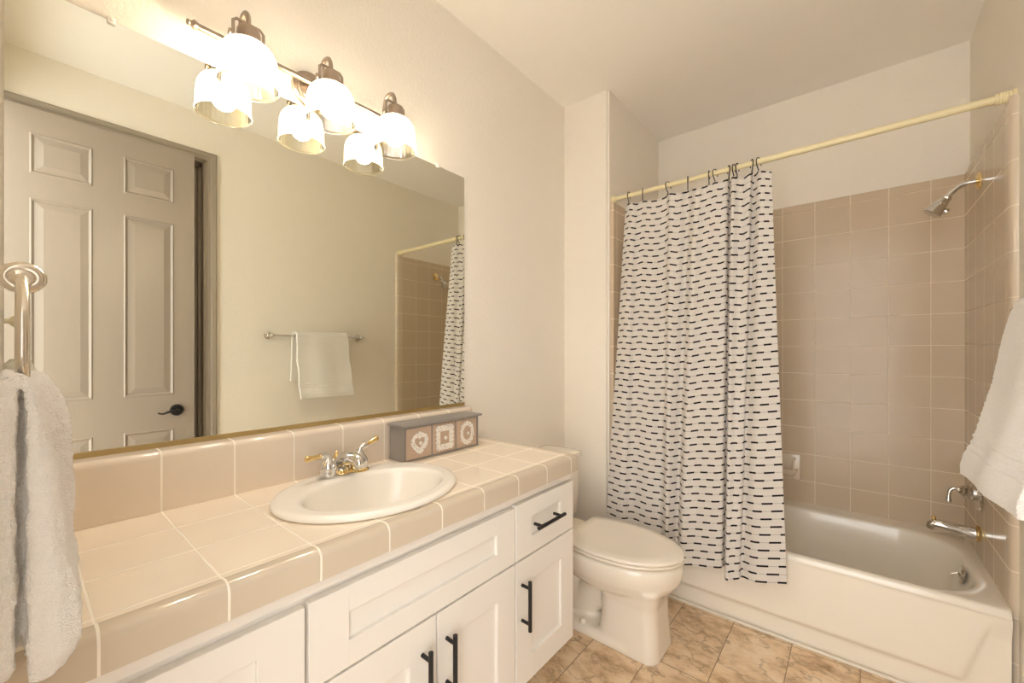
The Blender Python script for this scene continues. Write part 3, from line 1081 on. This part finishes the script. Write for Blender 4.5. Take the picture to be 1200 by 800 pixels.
# trapway
tw = catmull([(-.84, TY, .20), (-.93, TY, .14), (-.985, TY, .10), (-1.04, TY, .15), (-1.07, TY, .235), (-1.12, TY, .20), (-1.13, TY, .05)], 6)
tube(bm, tw, .062, 20, flat=(1.0, 1.35))
bowl = link('bowl', bm, M['porcelain'], toi)
mr = bowl.modifiers.new('fuse', 'REMESH'); mr.mode = 'VOXEL'; mr.voxel_size = .007
ms = bowl.modifiers.new('soft', 'SMOOTH'); ms.factor = .5; ms.iterations = 6
bake(bowl)
for sg in (-1, 1):
    bm = bmesh.new()
    lathe(bm, [(.014, 0), (.014, .008), (.010, .016), (0, .019)], (-.93, TY + sg * .096, .044), (0, 0, 1), 16)
    link('bolt_cap', bm, M['porcelain'], toi)
# seat and lid, each its own rounded plate
def plate(xb, xf, hw, z0, z1, r, dome=0.0):
    bm = bmesh.new()
    rs = [oval(xb + r, xf - r, hw - r, z0), oval(xb + r * .3, xf - r * .3, hw - r * .3, z0 + (z1 - z0) * .22), oval(xb, xf, hw, z0 + (z1 - z0) * .5),
          oval(xb + r * .3, xf - r * .3, hw - r * .3, z1 - (z1 - z0) * .2), oval(xb + r, xf - r, hw - r, z1)]
    for k, f in enumerate((.8, .5, .2)):
        xm, h2 = xb + (xf - xb) * .42, hw
        rs.append(oval(xm + (xb + r - xm) * f, xm + (xf - r - xm) * f, (hw - r) * f, z1 + dome * (1 - f)))
    loft(bm, rs)
    return bm
link('seat', plate(-1.008, -.530, .188, .3895, .402, .006), M['porcelain'], toi, angle=60)
link('lid', plate(-1.010, -.526, .190, .4045, .421, .006, .003), M['porcelain'], toi, angle=60)
bm = bmesh.new()
loft(bm, [rrect(-1.335, -1.145, TY - .205, TY + .205, .035, .377), rrect(-1.342, -1.128, TY - .222, TY + .222, .04, .40), rrect(-1.343, -1.122, TY - .228, TY + .228, .04, .55), rrect(-1.344, -1.120, TY - .230, TY + .230, .04, .683)])
link('tank', bm, M['porcelain'], toi, angle=50)
bm = bmesh.new()
loft(bm, [rrect(-1.344, -1.120, TY - .231, TY + .231, .04, .684), rrect(-1.350, -1.110, TY - .238, TY + .238, .045, .690), rrect(-1.350, -1.110, TY - .238, TY + .238, .045, .708), rrect(-1.345, -1.116, TY - .232, TY + .232, .04, .716), rrect(-1.32, -1.14, TY - .20, TY + .20, .03, .720)])
link('tank_lid', bm, M['porcelain'], toi, angle=50)
bm = bmesh.new()
tube(bm, [(-1.123, TY - .17, .63), (-1.100, TY - .17, .63)], .007, 12)
tube(bm, [(-1.101, TY - .175, .63), (-1.098, TY - .10, .625)], [.006, .009], 12)
link('flush_lever', bm, M['chrome'], toi)

# ------------------------------------------------------------------ bathtub
tub = thing('bathtub', 'bone alcove bathtub with a plain apron behind the shower curtain', 'bathtub', (-.33, 2.5, 0))
bm = bmesh.new()
TX0, TX1, TY0, TY1 = XJ + .0195, XT + .001, 2.122, YT + .001
ZTUB = .376
rings = [rrect(TX0, TX1, TY0, TY1, .004, ZTUB - .030), rrect(TX0, TX1, TY0, TY1, .006, ZTUB - .012), rrect(TX0, TX1, TY0 + .004, TY1, .008, ZTUB - .004), rrect(TX0, TX1, TY0 + .012, TY1, .012, ZTUB)]
def bas(ins, z, r):
    return rrect(-1.00 + ins * 2.0, .362 - ins * .8, 2.152 + ins * .55, 2.785 - ins * .55, r, z)
rings += [rrect(-1.02, .385, 2.138, 2.80, .15, ZTUB + .001), bas(-.004, ZTUB + .0005, .19), bas(.004, ZTUB - .003, .20), bas(.012, ZTUB - .012, .20), bas(.022, ZTUB - .04, .20), bas(.05, .26, .19), bas(.085, .15, .17), bas(.12, .09, .15), bas(.17, .065, .12), bas(.22, .058, .07)]
loft(bm, rings, True, False, True)
link('basin', bm, M['tub'], tub, angle=70)
# apron with a raised field that ends in a slanting step on the right
bm = bmesh.new()
nx, nz = 150, 50
def step(t):
    t = max(0, min(1, t)); return t * t * (3 - 2 * t)
G = []
for i in range(nx + 1):
    x = TX0 + (TX1 - TX0) * i / nx
    col_ = []
    for j in range(nz + 1):
        z = (ZTUB - .029) * j / nz
        a = step((z - .076) / .026)
        xr_ = .295 + (z - .119) * .30
        b = step((xr_ - x + .018) / .024)
        xl_ = -.98 - (z - .119) * .30
        b2_ = step((x - xl_ + .012) / .016)
        m_ = min(a, b, b2_)
        y = TY0 + .015 - .015 * m_
        if z > .26:
            y = y + (TY0 - y) * step((z - .26) / .08)
        col_.append(bm.verts.new((x, y, z)))
    G.append(col_)
for i in range(nx):
    for j in range(nz):
        bm.faces.new((G[i][j], G[i + 1][j], G[i + 1][j + 1], G[i][j + 1]))
link('apron', bm, M['tub'], tub, angle=180)
bm = bmesh.new()
OVX, OVY, OVZ = .332, 2.455, .338
lathe(bm, [(0, 0), (.036, 0), (.037, .004), (.033, .010), (.020, .013), (0, .014)], (OVX + .006, OVY, OVZ), (-1, 0, .12), 28)
tube(bm, [(OVX - .008, OVY, OVZ + .006), (OVX - .026, OVY, OVZ - .004)], .005, 10)
o = link('overflow_plate', bm, M['chrome'], tub)

# ------------------------------------------------------------------ tub spout, mixer valve, shower head, soap dish
PY = 2.595
sp_ = thing('tub_spout', 'chrome tub spout with brass collar on the tiled wall', 'spout', (XT, PY, .475))
bm = bmesh.new()
pth = catmull([(XT - .008, PY, .476), (XT - .06, PY, .480), (XT - .115, PY, .486), (XT - .139, PY, .482), (XT - .147, PY, .462)], 7)
tube(bm, pth, [.027 - .012 * (i / (len(pth) - 1)) for i in range(len(pth))], 22)
link('spout_body', bm, M['chrome'], sp_)
bm = bmesh.new()
lathe(bm, [(0, 0), (.031, 0), (.032, .003), (.032, .010), (.029, .013), (0, .013)], (XT, PY, .476), (-1, 0, 0), 28)
o = link('collar', bm, M['brass'], sp_); o['label'] = 'brass collar'
bm = bmesh.new()
lathe(bm, [(0, 0), (.004, 0), (.004, .012), (.007, .014), (.009, .020), (.006, .026), (0, .027)], (XT - .136, PY, .492), (0, 0, 1), 16)
link('diverter_knob', bm, M['brass'], sp_)

vz = .636
va = thing('shower_valve', 'chrome single-lever shower valve above the tub spout', 'valve', (XT, PY, vz))
bm = bmesh.new()
lathe(bm, [(0, 0), (.062, 0), (.063, .003), (.060, .008), (.040, .012), (.028, .014), (0, .015)], (XT, PY, vz), (-1, 0, 0), 40)
link('escutcheon', bm, M['chrome'], va)
bm = bmesh.new()
lathe(bm, [(0, .012), (.034, .012), (.034, .022), (.027, .028), (.029, .038), (.022, .044), (.024, .051), (.016, .058), (.014, .066), (0, .068)], (XT, PY, vz + .012), (-1, 0, 0), 28)
lv = catmull([(XT - .052, PY, vz + .014), (XT - .072, PY, vz + .018), (XT - .086, PY, vz + .006), (XT - .090, PY, vz - .018), (XT - .091, PY, vz - .044)], 6)
tube(bm, lv, [.008, .0078, .0076] + [.0068] * (len(lv) - 9) + [.0072, .008, .009, .0098, .0105, .009], 14)
link('lever', bm, M['chrome'], va)

sz_ = 1.966
sd = thing('wall_shower', 'chrome shower head on a bent arm high on the tiled wall', 'shower head', (XT, PY, sz_))
bm = bmesh.new()
lathe(bm, [(0, 0), (.036, 0), (.035, .004), (.022, .010), (.012, .012), (0, .013)], (XT, PY, sz_), (-1, 0, 0), 32)
o = link('flange', bm, M['brass'], sd); o['label'] = 'brass wall flange'
bm = bmesh.new()
arm = catmull([(XT - .005, PY, sz_), (XT - .045, PY, sz_ - .003), (XT - .072, PY, sz_ - .020), (XT - .098, PY, sz_ - .052)], 8)
tube(bm, arm, .0112, 16)
link('arm', bm, M['chrome'], sd)
bm = bmesh.new()
hd0 = Vector((XT - .092, PY, sz_ - .046)); hdir = Vector((-.62, 0, -.78)).normalized()
lathe(bm, [(0, 0), (.014, 0), (.018, .006), (.016, .012), (.019, .016), (.022, .030), (.026, .034), (.027, .048), (.033, .072), (.034, .082), (.029, .085), (0, .080)], hd0, hdir, 28)
lathe(bm, [(0, 0), (.007, 0), (.007, .028), (.013, .030), (.013, .040), (0, .042)], hd0 + hdir * .050, Vector((.70, 0, -.70)), 16)
link('spray_head', bm, M['chrome'], sd)

soap = thing('soap_dish', 'tan ceramic soap dish on the tiled back wall beside the curtain', 'soap dish', (-.31, YT, .50))
bm = bmesh.new()
SX0, SX1, SZ0, SZ1 = -.385, -.238, .505, .650
box(bm, SX0, SX1, YT - .014, YT + .001, SZ0, SZ1, .006, 3)
link('back_plate', bm, M['soap'], soap)
bm = bmesh.new()
loft(bm, [[Vector((x, y, z)) for (x, y) in [(SX0 + .015 + i_, YT - .010), (SX0 + .015 + i_, YT - .055 + i_), (SX0 + .03 + i_, YT - .068 + i_), (SX1 - .03 - i_, YT - .068 + i_), (SX1 - .015 - i_, YT - .055 + i_), (SX1 - .015 - i_, YT - .010)]] for z, i_ in [(.528, .018), (.535, .008), (.552, .0), (.566, .0), (.570, .004), (.566, .010), (.548, .014)]])
tube(bm, catmull([(SX0 + .028, YT - .012, .625), (SX0 + .030, YT - .045, .610), (SX0 + .032, YT - .055, .565)], 5), .007, 10)
tube(bm, catmull([(SX1 - .028, YT - .012, .625), (SX1 - .030, YT - .045, .610), (SX1 - .032, YT - .055, .565)], 5), .007, 10)
link('tray', bm, M['soap'], soap)

# ------------------------------------------------------------------ shower rod, hooks and curtain
RY, RZ0, RZ1 = 2.187, 2.115, 2.124
def rod_z(x):
    return RZ0 + (RZ1 - RZ0) * (x - XJ) / (XT - XJ)
rod = thing('shower_rod', 'cream tension rod across the tub alcove', 'rod', (-.33, RY, 2.12))
bm = bmesh.new()
tube(bm, [(XJ + .004, RY, RZ0), (-.35, RY, rod_z(-.35))], .0118, 16)
tube(bm, [(-.355, RY, rod_z(-.355)), (XT - .02, RY, RZ1)], .0138, 16)
link('rod_tube', bm, M['cream_plastic'], rod)
bm = bmesh.new()
lathe(bm, [(0, 0), (.020, 0), (.020, .006), (.018, .008), (.019, .012), (.019, .022), (.016, .024), (0, .024)], (XJ + .0005, RY, RZ0), (1, 0, 0), 20)
link('rod_end', bm, M['cream_plastic'], rod)
bm = bmesh.new()
pe = [(0, 0), (.022, 0), (.022, .008)]
for k in range(5):
    pe += [(.019, .010 + .007 * k), (.0205, .013 + .007 * k)]
pe += [(.018, .048), (0, .048)]
lathe(bm, pe, (XR, RY, RZ1), (-1, 0, 0), 20)
link('rod_end', bm, M['cream_plastic'], rod)

# spread of the cloth at the rod and at the hem: x, y, hem height, in room coordinates
SUBC = 7
top_pts = [(-0.9947, 2.1986, 0.000), (-0.9462, 2.1799, 0.000), (-0.9075, 2.2044, 0.000), (-0.8322, 2.1943, 0.000), (-0.7723, 2.2058, 0.000), (-0.7353, 2.1756, 0.000), (-0.6911, 2.1857, 0.000), (-0.6566, 2.2116, 0.000), (-0.6086, 2.1742, 0.000), (-0.5656, 2.1929, 0.000), (-0.5033, 2.1756, 0.000), (-0.4708, 2.1814, 0.000), (-0.4653, 2.2260, 0.000), (-0.4466, 2.1713, 0.000), (-0.4154, 2.1972, 0.000), (-0.3731, 2.1785, 0.000), (-0.3647, 2.2116, 0.000), (-0.3312, 2.1742, 0.000), (-0.2889, 2.1814, 0.000)]
bot_pts = [(-1.0635, 2.0852, 0.215), (-0.9608, 2.0597, 0.215), (-0.9183, 2.0937, 0.215), (-0.8239, 2.0784, 0.215), (-0.7595, 2.0954, 0.212), (-0.7200, 2.0563, 0.212), (-0.7030, 2.0801, 0.212), (-0.6817, 2.1039, 0.213), (-0.6480, 2.0495, 0.214), (-0.5925, 2.0614, 0.225), (-0.5111, 2.0529, 0.245), (-0.4685, 2.0563, 0.256), (-0.4645, 2.1022, 0.250), (-0.4493, 2.0495, 0.214), (-0.4233, 2.0580, 0.218), (-0.3975, 2.0665, 0.226), (-0.3874, 2.0852, 0.230), (-0.3288, 2.0529, 0.243), (-0.2174, 2.0546, 0.275)]
tp_ = catmull(top_pts, SUBC)
bp_ = catmull(bot_pts, SUBC)
NC = len(tp_)
hook_x = [-0.9693, -0.8907, -0.7524, -0.6535, -0.5523, -0.5251, -0.4646, -0.4425, -0.4279, -0.3676, -0.3400]
def top_z(x):
    d_ = sorted(abs(x - h_) for h_ in hook_x)[0]
    return 2.076 - min(.016, d_ * .30)
NV = 130
bm = bmesh.new()
uvl = bm.loops.layers.uv.new('UVMap')
grid, uvs = [], []
acc = 0
for i in range(NC):
    if i:
        acc += (bp_[i] - bp_[i - 1]).length * .5 + (tp_[i] - tp_[i - 1]).length * .5
    col_, cu = [], []
    zt_ = top_z(tp_[i].x)
    zb_ = bp_[i].z
    for j in range(NV + 1):
        t = j / NV
        # folds are tighter at the hooks and open up towards the hem
        x = tp_[i].x + (bp_[i].x - tp_[i].x) * t
        y = tp_[i].y + (bp_[i].y - tp_[i].y) * t + .004 * sin(acc * 22 + t * 5) * sin(pi * t)
        z = zt_ + (zb_ - zt_) * t
        col_.append(bm.verts.new((x, y, z)))
        # rows of dashes follow the weave: measured up from the hem
        cu.append((acc, (1 - t) * 1.815 + .012))
    grid.append(col_); uvs.append(cu)
for i in range(NC - 1):
    for j in range(NV):
        f = bm.faces.new((grid[i][j], grid[i + 1][j], grid[i + 1][j + 1], grid[i][j + 1]))
        for lp, (a, b) in zip(f.loops, ((i, j), (i + 1, j), (i + 1, j + 1), (i, j + 1))):
            lp[uvl].uv = uvs[a][b]
cur = link('shower_curtain', bm, M['curtain'], origin=(-.65, 2.13, .2), angle=180)
tag(cur, 'off-white shower curtain with rows of black dashes hanging outside the tub', 'shower curtain')

ords = ['first', 'second', 'third', 'fourth', 'fifth', 'sixth', 'seventh', 'eighth', 'ninth', 'tenth', 'eleventh']
hook_mats = M['black']
for k, hxp in enumerate(hook_x):
    zr = rod_z(hxp)
    bm = bmesh.new()
    tw_ = .5 * sin(k * 2.3)
    ca, sa = cos(tw_), sin(tw_)
    # open C over the rod, then a tail down to the cloth's eyelet
    pts = [(-.0165, -.014), (-.0175, .0), (-.013, .013), (0, .0185), (.013, .013), (.0172, 0), (.014, -.016), (.004, -.032), (.000, -.044), (.004, -.050), (.009, -.047)]
    P3 = [Vector((hxp + sa * a, RY + ca * -a, zr + b)) for a, b in pts]
    tube(bm, catmull(P3, 4), .0024, 8)
    hk_ = link('curtain_hook', bm, hook_mats, origin=(hxp, RY, zr))
    lab = ('last, rightmost' if k == 10 else ords[k]) + ' black curtain hook from the left along the shower rod'
    tag(hk_, lab, 'hook', 'curtain hooks on the shower rod')
